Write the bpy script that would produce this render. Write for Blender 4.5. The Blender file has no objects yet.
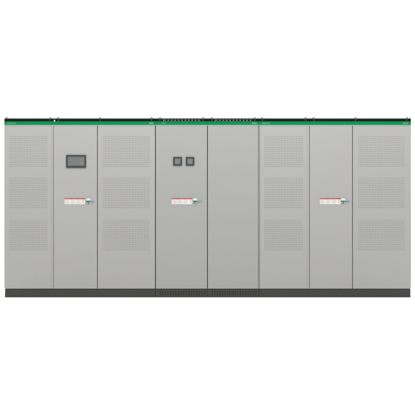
import bpy, bmesh, math, random

# ---------------------------------------------------------------- helpers
S = 0.011                      # metres per photograph pixel on the front plane (row is 4.47 m wide, 1.97 m tall)
CX, BASE = 207.65, 297.4
def X(px): return (px - CX) * S
def Z(py): return (BASE - py) * S
scene = bpy.context.scene
C = scene.collection
rng = random.Random(7)

# ---------------------------------------------------------------- materials
def s2l(v):
    v /= 255.0
    return v / 12.92 if v <= 0.04045 else ((v + 0.055) / 1.055) ** 2.4

def material(name, col, rough=0.5, spec=0.5, metal=0.0, grain=0.0, bump=0.0, scale=900.0, coat=0.0, blotch=0.0):
    m = bpy.data.materials.new(name); m.use_nodes = True
    nt = m.node_tree; b = nt.nodes['Principled BSDF']
    b.inputs['Roughness'].default_value = rough
    b.inputs['Metallic'].default_value = metal
    b.inputs['Specular IOR Level'].default_value = spec
    b.inputs['Coat Weight'].default_value = coat
    tc = nt.nodes.new('ShaderNodeTexCoord')
    n = nt.nodes.new('ShaderNodeTexNoise'); n.inputs['Scale'].default_value = scale
    n.inputs['Detail'].default_value = 3
    nt.links.new(tc.outputs['Object'], n.inputs['Vector'])
    n2 = nt.nodes.new('ShaderNodeTexNoise'); n2.inputs['Scale'].default_value = 2.3
    n2.inputs['Detail'].default_value = 5
    nt.links.new(tc.outputs['Object'], n2.inputs['Vector'])
    mx = nt.nodes.new('ShaderNodeMix'); mx.data_type = 'RGBA'
    mx.inputs[6].default_value = (*[c * (1 - grain) for c in col], 1)
    mx.inputs[7].default_value = (*[min(1, c * (1 + grain)) for c in col], 1)
    nt.links.new(n.outputs['Fac'], mx.inputs[0])
    mul = nt.nodes.new('ShaderNodeMix'); mul.data_type = 'RGBA'
    mul.blend_type = 'MULTIPLY'; mul.inputs[0].default_value = 1.0
    ramp = nt.nodes.new('ShaderNodeMapRange')
    ramp.inputs['From Min'].default_value = 0.3; ramp.inputs['From Max'].default_value = 0.7
    ramp.inputs['To Min'].default_value = 1 - blotch; ramp.inputs['To Max'].default_value = 1.0
    nt.links.new(n2.outputs['Fac'], ramp.inputs['Value'])
    nt.links.new(mx.outputs[2], mul.inputs[6]); nt.links.new(ramp.outputs['Result'], mul.inputs[7])
    nt.links.new(mul.outputs[2], b.inputs['Base Color'])
    if bump:
        bp = nt.nodes.new('ShaderNodeBump'); bp.inputs['Strength'].default_value = bump
        bp.inputs['Distance'].default_value = 0.0006
        nt.links.new(n.outputs['Fac'], bp.inputs['Height'])
        nt.links.new(bp.outputs['Normal'], b.inputs['Normal'])
    return m

PAINT = material('grey powder coat', (0.288, 0.286, 0.279), 0.55, 0.35, grain=0.012, bump=0.12, blotch=0.012)
PAINT_MID = material('grey powder coat cooler batch', (0.270, 0.269, 0.262), 0.55, 0.35, grain=0.012, bump=0.12, blotch=0.012)
POST_SHADED = material('shade-darkened post grey', (0.22, 0.22, 0.22), 0.55, 0.2, grain=0.02)  # grey darkened to put the corner's shade into the post
CARCASS = material('galvanised carcass', (0.16, 0.16, 0.16), 0.6, 0.3, grain=0.04)
BLACK = material('black header plastic', (0.004, 0.010, 0.004), 0.6, 0.02, grain=0.05)
GREEN = material('green band plastic', (0.002, 0.155, 0.050), 0.5, 0.05, grain=0.02)
MINT_REFLECTION = material('painted green reflection', (0.25, 0.37, 0.30), 0.5, 0.2, grain=0.02)  # pale colour paints the green band's reflection on the lip
BADGE = material('pale green badge print', (0.065, 0.30, 0.155), 0.5, 0.1)
ROOF = material('roof plate grey', (0.13, 0.13, 0.125), 0.6, 0.3, grain=0.05)
PLINTH = material('charcoal plinth paint', (0.041, 0.041, 0.039), 0.6, 0.2, grain=0.05, bump=0.2, blotch=0.08)
SLOT = material('plinth slot black', (0.02, 0.02, 0.02), 0.8, 0.1)
BLOCKER = material('dark grey joint blocker', (0.10, 0.10, 0.098), 0.7, 0.1)
STEEL = material('zinc bolt steel', (0.22, 0.215, 0.215), 0.4, 0.5, metal=0.4, grain=0.05)
TAB = material('dark grey bracket paint', (0.024, 0.031, 0.024), 0.5, 0.1)
BEZEL = material('dark bezel plastic', (0.036, 0.039, 0.038), 0.55, 0.2, grain=0.03)
SCREEN = material('unlit screen glass', (0.103, 0.115, 0.116), 0.22, 0.5, grain=0.01)
SCREEN_WARM = material('unlit screen glass warm panel', (0.122, 0.121, 0.117), 0.22, 0.5, grain=0.01)
SCREEN_INK = material('screen mark grey', (0.090, 0.10, 0.102), 0.3, 0.4)
METER = material('meter face grey', (0.138, 0.154, 0.154), 0.3, 0.4, grain=0.02)
PAPER = material('white label vinyl', (0.55, 0.53, 0.51), 0.45, 0.3, grain=0.01)
RED = material('red label header', (0.36, 0.035, 0.070), 0.45, 0.3)
INK = material('grey label print', (0.36, 0.36, 0.35), 0.5, 0.2)
HEADER_INK = material('pale print on red header', (0.40, 0.16, 0.18), 0.5, 0.2)
PINK = material('pink label pictogram', (0.52, 0.33, 0.32), 0.5, 0.2)
LATCH = material('pale mint latch plastic', (0.30, 0.42, 0.355), 0.4, 0.4)
LATCH_DARK = material('dark green latch key', (0.03, 0.12, 0.08), 0.4, 0.4)
LATCH_WHITE = material('white latch cap', (0.48, 0.54, 0.50), 0.4, 0.4)
LEVER = material('grey lever', (0.19, 0.20, 0.195), 0.5, 0.2)
FLOOR = material('white studio floor', (0.93, 0.93, 0.925), 0.9, 0.0)
WHITE = material('white spot', (0.60, 0.66, 0.62), 0.4, 0.3)
GRILLE = material('grey grille bar', (0.072, 0.080, 0.070), 0.5, 0.2)
PALE_CLIP = material('pale green clip', (0.13, 0.20, 0.16), 0.5, 0.2)

# ---------------------------------------------------------------- mesh tools
class MB:
    def __init__(self): self.bm = bmesh.new(); self.mats = []
    def mi(self, m):
        if m not in self.mats: self.mats.append(m)
        return self.mats.index(m)
    def face(self, pts, m):
        f = self.bm.faces.new([self.bm.verts.new(p) for p in pts]); f.material_index = self.mi(m); return f
    def box(self, x0, x1, y0, y1, z0, z1, m, bev=0.0):
        r = bmesh.ops.create_cube(self.bm, size=1)
        vs = r['verts']
        for v in vs:
            v.co = ((x0 + x1) / 2 + v.co.x * (x1 - x0), (y0 + y1) / 2 + v.co.y * (y1 - y0), (z0 + z1) / 2 + v.co.z * (z1 - z0))
        fs = {f for v in vs for f in v.link_faces}
        for f in fs: f.material_index = self.mi(m)
        if bev:
            es = {e for v in vs for e in v.link_edges}
            bmesh.ops.bevel(self.bm, geom=list(es), offset=bev, segments=2, affect='EDGES', profile=0.6)
    def pbox(self, px0, px1, py0, py1, y0, y1, m, bev=0.0):     # x / height read off in photograph units on the front plane
        self.box(X(px0), X(px1), y0, y1, Z(py1), Z(py0), m, bev)
    def disc(self, cx, cz, r, y0, y1, m, n=24, bev=0.0):         # short round boss facing the front
        a = [2 * math.pi * i / n for i in range(n)]
        ri = r - bev
        front = [self.bm.verts.new((cx + ri * math.cos(t), y0, cz + ri * math.sin(t))) for t in a]
        mid = [self.bm.verts.new((cx + r * math.cos(t), y0 + bev, cz + r * math.sin(t))) for t in a]
        back = [self.bm.verts.new((cx + r * math.cos(t), y1, cz + r * math.sin(t))) for t in a]
        k = self.mi(m)
        self.bm.faces.new(front).material_index = k
        for A, B in ((front, mid), (mid, back)):
            for i in range(n):
                j = (i + 1) % n
                try: self.bm.faces.new((A[i], A[j], B[j], B[i])).material_index = k
                except ValueError: pass
    def cyl(self, cx, cy, z0, z1, r, m, n=6):                    # upright prism
        a = [2 * math.pi * (i + .5) / n for i in range(n)]
        lo = [self.bm.verts.new((cx + r * math.cos(t), cy + r * math.sin(t), z0)) for t in a]
        hi = [self.bm.verts.new((cx + r * math.cos(t), cy + r * math.sin(t), z1)) for t in a]
        k = self.mi(m)
        self.bm.faces.new(hi).material_index = k
        self.bm.faces.new(lo[::-1]).material_index = k
        for i in range(n):
            j = (i + 1) % n
            self.bm.faces.new((lo[i], lo[j], hi[j], hi[i])).material_index = k
    def build(self, name, parent=None, label=None):
        bmesh.ops.recalc_face_normals(self.bm, faces=self.bm.faces[:]) if not getattr(self, 'open', False) else None
        me = bpy.data.meshes.new(name); self.bm.to_mesh(me); self.bm.free()
        for m in self.mats: me.materials.append(m)
        o = bpy.data.objects.new(name, me); C.objects.link(o)
        if parent is not None:
            o.parent = parent
            root = parent
            off = root.location.copy()
            while root.parent is not None:
                root = root.parent; off += root.location
            o.location = -off                      # meshes are modelled in place; the empty sits at the thing's base
        if label: o['label'] = label
        return o

def thing(name, px, label, cat, group=None):
    o = bpy.data.objects.new(name, None); C.objects.link(o)
    o.empty_display_size = 0.3
    o.location = (X(px), 0.0, 0.0); o['label'] = label; o['category'] = cat
    if group: o['group'] = group
    return o

TOP, BOT = 125.9, 288.7         # door extents, photograph units
PATCH_ROWS = ((135.8, 167.2), (177.2, 208.6), (219.4, 250.8))
DOOR_T = 0.020

def sheet_door(px0, px1, paint, parent, patches=None, label=None):
    """A folded sheet-metal door: flat face, small rolled edge, returns going back; openings where the perforated fields sit."""
    mb = MB(); mb.open = True
    ch = 0.0022
    x0, x1, z0, z1 = X(px0), X(px1), Z(BOT), Z(TOP)
    xi0, xi1, zi0, zi1 = x0 + ch, x1 - ch, z0 + ch, z1 - ch
    xs, zs, holes = [xi0, xi1], [zi0, zi1], []
    if patches:
        a, b = X(patches[0]), X(patches[1])
        xs = [xi0, a, b, xi1]
        zs = [zi0]
        for (t, u) in reversed(PATCH_ROWS): zs += [Z(u), Z(t)]
        zs.append(zi1)
    for i in range(len(xs) - 1):
        for j in range(len(zs) - 1):
            if patches and i == 1 and j % 2 == 1: continue
            mb.face([(xs[i], 0, zs[j]), (xs[i+1], 0, zs[j]), (xs[i+1], 0, zs[j+1]), (xs[i], 0, zs[j+1])], paint)
    inner = [(xi0, 0, zi0), (xi1, 0, zi0), (xi1, 0, zi1), (xi0, 0, zi1)]
    mid = [(x0 + ch*.3, ch*.3, z0 + ch*.3), (x1 - ch*.3, ch*.3, z0 + ch*.3), (x1 - ch*.3, ch*.3, z1 - ch*.3), (x0 + ch*.3, ch*.3, z1 - ch*.3)]
    outer = [(x0, ch, z0), (x1, ch, z0), (x1, ch, z1), (x0, ch, z1)]
    back = [(p[0], DOOR_T, p[2]) for p in outer]
    for A, B in ((inner, mid), (mid, outer), (outer, back)):
        for k in range(4):
            l = (k + 1) % 4
            mb.face([B[k], B[l], A[l], A[k]], paint)
    mb.face(back[::-1], CARCASS)
    d = mb.build('door', parent, label)
    if patches:
        for (t, u) in PATCH_ROWS:
            perforated(X(patches[0]), X(patches[1]), Z(u), Z(t), paint, d)
    return d

def side_post(px0, px1, parent):
    mb = MB(); mb.pbox(px0, px1, TOP, BOT, 0.0, DOOR_T, PAINT, 0.0012); mb.build('side_post', parent)

def perforated(x0, x1, z0, z1, paint, parent):
    """Field of small upright slots punched right through the sheet, dark baffle behind."""
    mb = MB(); mb.open = True
    nx = max(8, round((x1 - x0) / (1.50 * S))); nz = 17
    dx, dz = (x1 - x0) / nx, (z1 - z0) / nz
    hw, hh, c = dx * 0.135, dz * 0.235, dx * 0.06
    T = 0.0015
    for i in range(nx):
        for j in range(nz):
            a, b = x0 + i * dx, z0 + j * dz
            cx, cz = a + dx / 2, b + dz / 2
            O = [(a, 0, b), (a + dx, 0, b), (a + dx, 0, b + dz), (a, 0, b + dz)]
            H = [(cx - hw + c, cz - hh), (cx + hw - c, cz - hh), (cx + hw, cz - hh + c), (cx + hw, cz + hh - c),
                 (cx + hw - c, cz + hh), (cx - hw + c, cz + hh), (cx - hw, cz + hh - c), (cx - hw, cz - hh + c)]
            F = [(p[0], 0, p[1]) for p in H]; R = [(p[0], T, p[1]) for p in H]
            mb.face([O[0], O[1], F[1], F[0]], paint); mb.face([O[1], O[2], F[3], F[2]], paint)
            mb.face([O[2], O[3], F[5], F[4]], paint); mb.face([O[3], O[0], F[7], F[6]], paint)
            mb.face([O[1], F[2], F[1]], paint); mb.face([O[2], F[4], F[3]], paint)
            mb.face([O[3], F[6], F[5]], paint); mb.face([O[0], F[0], F[7]], paint)
            for k in range(8):
                l = (k + 1) % 8
                mb.face([F[k], F[l], R[l], R[k]], paint)
    mb.face([(x0, 0.0030, z0), (x1, 0.0030, z0), (x1, 0.0030, z1), (x0, 0.0030, z1)], PAINT)
    mb.build('vent_panel', parent)

def strokes(px0, px1, py0, py1, y, m, parent, name, n, seed, fill=0.62):
    """Small raised print: unreadably small letter strokes of uneven width."""
    r = random.Random(seed); mb = MB()
    w = (px1 - px0) / n
    for i in range(n):
        a = px0 + i * w
        h = (py1 - py0) * r.choice((0.75, 0.8, 1.0))
        mb.pbox(a, a + w * fill * r.uniform(.8, 1.1), py1 - h, py1, y - 0.0012, y + 0.001, m)
    return mb.build(name, parent)

def lifting_bolt(px, parent):
    mb = MB()
    x, y = X(px), 0.022
    zr = Z(118.15)
    mb.cyl(x, y, zr, zr + 0.003, 0.0145, STEEL, 20)
    mb.cyl(x, y, zr + 0.003, zr + 0.012, 0.0100, STEEL, 6)
    mb.build('lifting_bolt', parent)

def roof_bracket(px, parent):
    mb = MB()
    mb.pbox(px - .75, px + .75, 119.0, 121.2, -0.005, 0.0, TAB, 0.0008)
    mb.disc(X(px), Z(120.1), 0.0042, -0.0075, -0.004, TAB, 10, 0.001)
    mb.build('roof_bracket', parent)

def display(px0, px1, py0, py1, parent, kind):
    mb = MB()
    x0, x1, z0, z1 = X(px0), X(px1), Z(py1), Z(py0)
    t = 1.55 * S if kind == 'touch' else 1.5 * S
    tb = (1.95 * S) if kind == 'touch' else t
    yf = -0.012
    # rim built as four butted bars with a chamfered outline
    O = [(x0, z0), (x1, z0), (x1, z1), (x0, z1)]
    I = [(x0 + t, z0 + tb), (x1 - t, z0 + tb), (x1 - t, z1 - t), (x0 + t, z1 - t)]
    c = 0.002
    Of = [(x0 + c, z0 + c), (x1 - c, z0 + c), (x1 - c, z1 - c), (x0 + c, z1 - c)]
    for k in range(4):
        l = (k + 1) % 4
        mb.face([(Of[k][0], yf, Of[k][1]), (Of[l][0], yf, Of[l][1]), (I[l][0], yf, I[l][1]), (I[k][0], yf, I[k][1])], BEZEL)
        mb.face([(O[k][0], yf + c, O[k][1]), (O[l][0], yf + c, O[l][1]), (Of[l][0], yf, Of[l][1]), (Of[k][0], yf, Of[k][1])], BEZEL)
        mb.face([(O[k][0], 0.0, O[k][1]), (O[l][0], 0.0, O[l][1]), (O[l][0], yf + c, O[l][1]), (O[k][0], yf + c, O[k][1])], BEZEL)
        mb.face([(I[k][0], yf, I[k][1]), (I[l][0], yf, I[l][1]), (I[l][0], -0.006, I[l][1]), (I[k][0], -0.006, I[k][1])], BEZEL)
    mb.open = True
    o = mb.build('touchscreen' if kind == 'touch' else 'panel_meter', parent)
    sc = MB()
    a0, a1, b0, b1 = I[0][0], I[1][0], I[0][1], I[2][1]
    if kind == 'touch':
        xm = a0 + (a1 - a0) * 0.74
        sc.box(a0, xm, -0.0075, -0.001, b0, b1, SCREEN)
        sc.box(xm, a1, -0.0075, -0.001, b0, b1, SCREEN_WARM)
        for fx0, fx1, fz in ((.06, .26, .80), (.72, .92, .80), (.06, .22, .36)):
            w = a1 - a0; h = b1 - b0
            sc.box(a0 + fx0 * w, a0 + fx1 * w, -0.0083, -0.0074, b0 + fz * h, b0 + (fz + .055) * h, SCREEN_INK)
    else:
        sc.box(a0, a1, -0.0075, -0.001, b0, b1, METER)
        w = a1 - a0; h = b1 - b0
        for k in range(3):
            sc.box(a0 + (.16 + .29 * k) * w, a0 + (.22 + .29 * k) * w, -0.0083, -0.0074, b0 + .14 * h, b0 + .86 * h, SCREEN_INK)
    sc.build('screen', o)

def warning_label(px0, px1, parent, seed):
    y0, y1 = 198.0, 204.2
    mb = MB(); mb.pbox(px0, px1, y0, y1, -0.0012, 0.0004, PAPER)
    lab = mb.build('warning_label', parent)
    h = MB()
    h.pbox(px0 + .05, px1 - .1, y0 + .05, y0 + 1.25, -0.0022, -0.0010, RED)
    hs = random.Random(seed + 50)
    for k in range(3):
        q = px0 + 1.0 + k * 6.4
        for _ in range(4):
            wd = hs.uniform(.5, 1.1)
            h.pbox(q, q + wd, y0 + .45, y0 + .9, -0.0027, -0.0021, HEADER_INK); q += wd + .3
    h.build('header_stripe', lab)
    r = random.Random(seed); t = MB()
    for col in range(3):
        a = px0 + .6 + col * 5.7
        for row in range(6):
            ln = r.uniform(3.4, 5.0)
            py = y0 + 1.8 + row * .70
            t.pbox(a, a + ln, py, py + .22, -0.0018, -0.0010, INK)
    t.build('printed_text', lab)
    p = MB()
    p.pbox(px1 - 2.6, px1 - 1.0, y0 + 1.7, y0 + 3.0, -0.0019, -0.0010, PINK)
    p.pbox(px1 - 2.6, px1 - 1.0, y0 + 3.5, y0 + 4.8, -0.0019, -0.0010, PINK)
    p.build('pictogram', lab)

def latch(px, py, parent):
    mb = MB()
    mb.disc(X(px), Z(py), 2.95 * S, -0.007, 0.0, LATCH, 36, 0.0025)
    o = mb.build('latch', parent)
    w = MB(); w.pbox(px - 1.7, px + 1.8, py - 2.5, py - .5, -0.0105, -0.0065, LATCH_WHITE, 0.0022); w.build('keyhole_cap', o)
    k = MB()
    k.pbox(px - 2.3, px + 2.6, py + .05, py + .95, -0.013, -0.0065, LATCH_DARK, 0.0015)
    k.pbox(px - .8, px + .6, py + .95, py + 2.4, -0.012, -0.0065, LATCH_DARK, 0.0015)
    k.build('key', o)
    l = MB(); l.pbox(px + 2.6, px + 6.0, py + .3, py + .7, -0.010, -0.005, LEVER, 0.001)
    l.pbox(px + 5.5, px + 6.0, py + .3, py + .7, -0.005, 0.0, LEVER)
    l.build('lever', o)

def carcass(px0, px1, parent, blocker=True):
    g = 0.0012
    mb = MB()
    mb.box(X(px0) + g, X(px1) - g, DOOR_T + .004, 0.90, Z(289.0), Z(118.9), PAINT)
    mb.build('body', parent)
    mb = MB()
    mb.box(X(px0) + g, X(px1) - g, -0.001, 0.90, Z(118.9) + .0005, Z(118.15), ROOF, 0.0015)
    mb.build('roof', parent)
    mb = MB()
    mb.box(X(px0) + g, X(px1) - g, 0.0, DOOR_T, Z(121.35), Z(118.95), BLACK)
    mb.build('header_strip', parent)
    mb = MB()
    mb.box(X(px0) + g * .6, X(px1) - g * .6, -0.004, DOOR_T, Z(124.75), Z(121.4), GREEN, 0.0015)
    band = mb.build('colour_band', parent)
    if blocker:
        mb = MB(); mb.box(X(px1) - .01, X(px1) + .01, DOOR_T + .0006, DOOR_T + .0034, 0.002, Z(118.35), BLOCKER); mb.build('joint_blocker', parent)  # added strip, blocks bright background leaking through the joint
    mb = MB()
    mb.box(X(px0) + g, X(px1) - g, -0.001, DOOR_T, Z(125.75), Z(124.8), MINT_REFLECTION, 0.001)
    mb.build('reflection_strip', parent)
    return band

def plinth(px0, px1, parent, vented=False):
    g = 0.002
    yf = 0.004
    x0, x1 = X(px0) + g, X(px1) - g
    mb = MB()
    if not vented:
        mb.box(x0, x1, yf, 0.88, 0.0, Z(289.25), PLINTH, 0.0015)
        mb.build('plinth', parent); return
    # pressed slots: bars between real gaps, dark chamber behind
    z0, z1 = Z(295.3), Z(291.0)
    mb.box(x0, x1, yf + .008, 0.88, 0.0, Z(289.25), PLINTH)
    mb.box(x0, x1, yf, yf + .0078, 0.0, z0, PLINTH); mb.box(x0, x1, yf, yf + .0078, z1, Z(289.25), PLINTH)
    a, b = px0 + 4.8, px1 - 3.0
    n = round((b - a) / 2.6); st = (b - a) / n
    prev = x0
    for i in range(n + 1):
        c = X(a + i * st)
        mb.box(prev, c - .0032, yf, yf + .0078, z0, z1, PLINTH)
        prev = c + .0032
    mb.box(prev, x1, yf, yf + .0078, z0, z1, PLINTH)
    mb.build('plinth', parent)

def header_grille(px0, px1, parent):
    mb = MB()
    y = -0.003
    mb.pbox(px0, px1, 119.15, 119.5, y, 0.0, TAB); mb.pbox(px0, px1, 121.0, 121.3, y, 0.0, TAB)
    n = round((px1 - px0) / 3.3); st = (px1 - px0) / n
    for i in range(n):
        mb.pbox(px0 + i * st, px0 + i * st + st * .5, 119.5, 121.0, y, 0.0, GRILLE)
    mb.build('header_grille', parent)
    t = MB(); t.pbox(px0 - .9, px0 - .4, 119.2, 121.9, -0.0065, 0.0, PALE_CLIP, 0.0008); t.build('tick', parent)

GROUP = 'grey cabinets standing in one row'

# ---------------------------------------------------------------- widest left cabinet: vent door, touchscreen door, vent door
def triple(px0, s1, s2, px1, label, first):
    t = thing('electrical_cabinet', (px0 + px1) / 2, label, 'cabinet', GROUP)
    band = carcass(px0, px1, t, first)
    plinth(px0 + .45 if first else px0, px1 if first else px1 - .3, t)
    return t, band

a, band = triple(4.3, 53.5, 97.4, 155.4, "wide grey cabinet at the row's left end, dark touchscreen on its middle door", True)
sheet_door(4.35, 51.55, PAINT, a, (9.1, 47.6)); side_post(51.60, 53.32, a)
sheet_door(53.68, 97.02, PAINT, a)
sheet_door(97.78, 155.0, PAINT, a, (103.0, 149.8))
display(66.2, 86.0, 155.0, 167.8, a, 'touch')
warning_label(64.6, 84.9, a, 3)
latch(88.4, 200.9, a)
for b in (6.6, 50.2, 58.2, 100.0, 151.6): lifting_bolt(b, a)
for b in (50.0, 58.6, 100.1, 151.6): roof_bracket(b, a)
strokes(6.8, 15.8, 122.3, 124.0, -0.004, BADGE, band, 'badge', 9, 1)
strokes(149.0, 153.8, 122.2, 124.1, -0.004, BADGE, band, 'badge', 6, 2, .8)
m = MB(); m.pbox(53.9, 55.1, 119.9, 121.5, -0.006, 0.0, WHITE, 0.001); m.build('tick', a)  # small raised white spot on the header strip

# ---------------------------------------------------------------- the two single-door cabinets in the middle
b_ = thing('electrical_cabinet', 181.4, 'narrow grey cabinet with two small square meters high on its single door', 'cabinet', GROUP)
band = carcass(155.4, 207.4, b_); plinth(155.4, 207.4, b_, True)
sheet_door(155.85, 207.05, PAINT_MID, b_)
display(173.2, 181.9, 157.0, 165.6, b_, 'meter'); display(185.9, 194.2, 157.0, 165.6, b_, 'meter')
warning_label(171.6, 192.4, b_, 5); latch(195.0, 200.9, b_)
for b in (160.0, 203.0): lifting_bolt(b, b_); roof_bracket(b, b_)
header_grille(164.0, 201.6, b_)
strokes(161.4, 166.6, 122.3, 124.0, -0.004, BADGE, band, 'badge', 6, 4, .5)

c_ = thing('electrical_cabinet', 233.1, 'narrow grey cabinet with a plain blank door, no label, meter or vents', 'cabinet', GROUP)
band = carcass(207.4, 258.8, c_); plinth(207.4, 258.8, c_, True)
sheet_door(207.82, 258.05, PAINT_MID, c_)
for b in (211.8, 254.8): lifting_bolt(b, c_); roof_bracket(b, c_)
header_grille(215.6, 253.0, c_)
strokes(252.2, 256.8, 122.2, 124.1, -0.004, BADGE, band, 'badge', 6, 6, .8)

# ---------------------------------------------------------------- right-hand wide cabinet
d, band = triple(258.8, 309.5, 352.5, 411.0, "wide grey cabinet at the row's right end, no screen on its middle door", False)
sheet_door(259.85, 307.2, PAINT, d, (264.1, 303.2)); side_post(307.25, 309.25, d)
sheet_door(309.72, 352.15, PAINT, d)
sheet_door(352.85, 410.95, PAINT, d, (358.2, 404.8))
m = MB(); m.pbox(258.2, 259.78, TOP, BOT, 0.008, DOOR_T, POST_SHADED); m.build('corner_post', d)
warning_label(319.9, 340.6, d, 9); latch(343.2, 200.9, d)
for b in (262.0, 305.6, 313.6, 355.6, 407.2): lifting_bolt(b, d)
for b in (262.4, 305.6, 314.0, 355.6, 406.6): roof_bracket(b, d)
strokes(262.4, 270.4, 122.3, 124.0, -0.004, BADGE, band, 'badge', 9, 7)
strokes(403.0, 408.4, 122.2, 124.1, -0.004, BADGE, band, 'badge', 6, 8, .8)

# ---------------------------------------------------------------- white studio floor
fm = MB(); fm.open = True
fm.face([(-150, -150, 0), (150, -150, 0), (150, 150, 0), (-150, 150, 0)], FLOOR)
fl = fm.build('floor'); fl['kind'] = 'structure'

# ---------------------------------------------------------------- light
w = bpy.data.worlds.new('World'); scene.world = w; w.use_nodes = True
bg = w.node_tree.nodes['Background']
bg.inputs['Color'].default_value = (1, 1, 1, 1); bg.inputs['Strength'].default_value = 1.08

ld = bpy.data.lights.new('softbox', 'AREA'); ld.shape = 'RECTANGLE'; ld.size = 8.0; ld.size_y = 1.2; ld.energy = 140
lo = bpy.data.objects.new('softbox', ld); C.objects.link(lo)
lo.location = (0, -1.7, 3.7); lo.rotation_euler = (math.radians(25), 0, 0)

lt = bpy.data.lights.new('floor_fill', 'AREA'); lt.shape = 'RECTANGLE'; lt.size = 12.0; lt.size_y = 2.0; lt.energy = 330  # added fill lamp, washes out floor shade at the row's ends
lto = bpy.data.objects.new('floor_fill', lt); C.objects.link(lto); lto.location = (0, 2.6, 4.6); lto.rotation_euler = (math.radians(-12), 0, 0)

# ---------------------------------------------------------------- camera (long lens, square on)
D = 30.0
cd = bpy.data.cameras.new('Camera'); cam = bpy.data.objects.new('Camera', cd); C.objects.link(cam)
cd.sensor_width = 36; cd.lens = 36 * D / (415 * S)
cd.clip_end = 600
cam.location = (X(207.5), -D, Z(207.5)); cam.rotation_euler = (math.radians(90), 0, 0)
scene.camera = cam
vs = scene.view_settings
scene.display_settings.display_device = 'sRGB'
vs.view_transform = 'Standard'; vs.look = 'None'; vs.exposure = 0; vs.gamma = 1
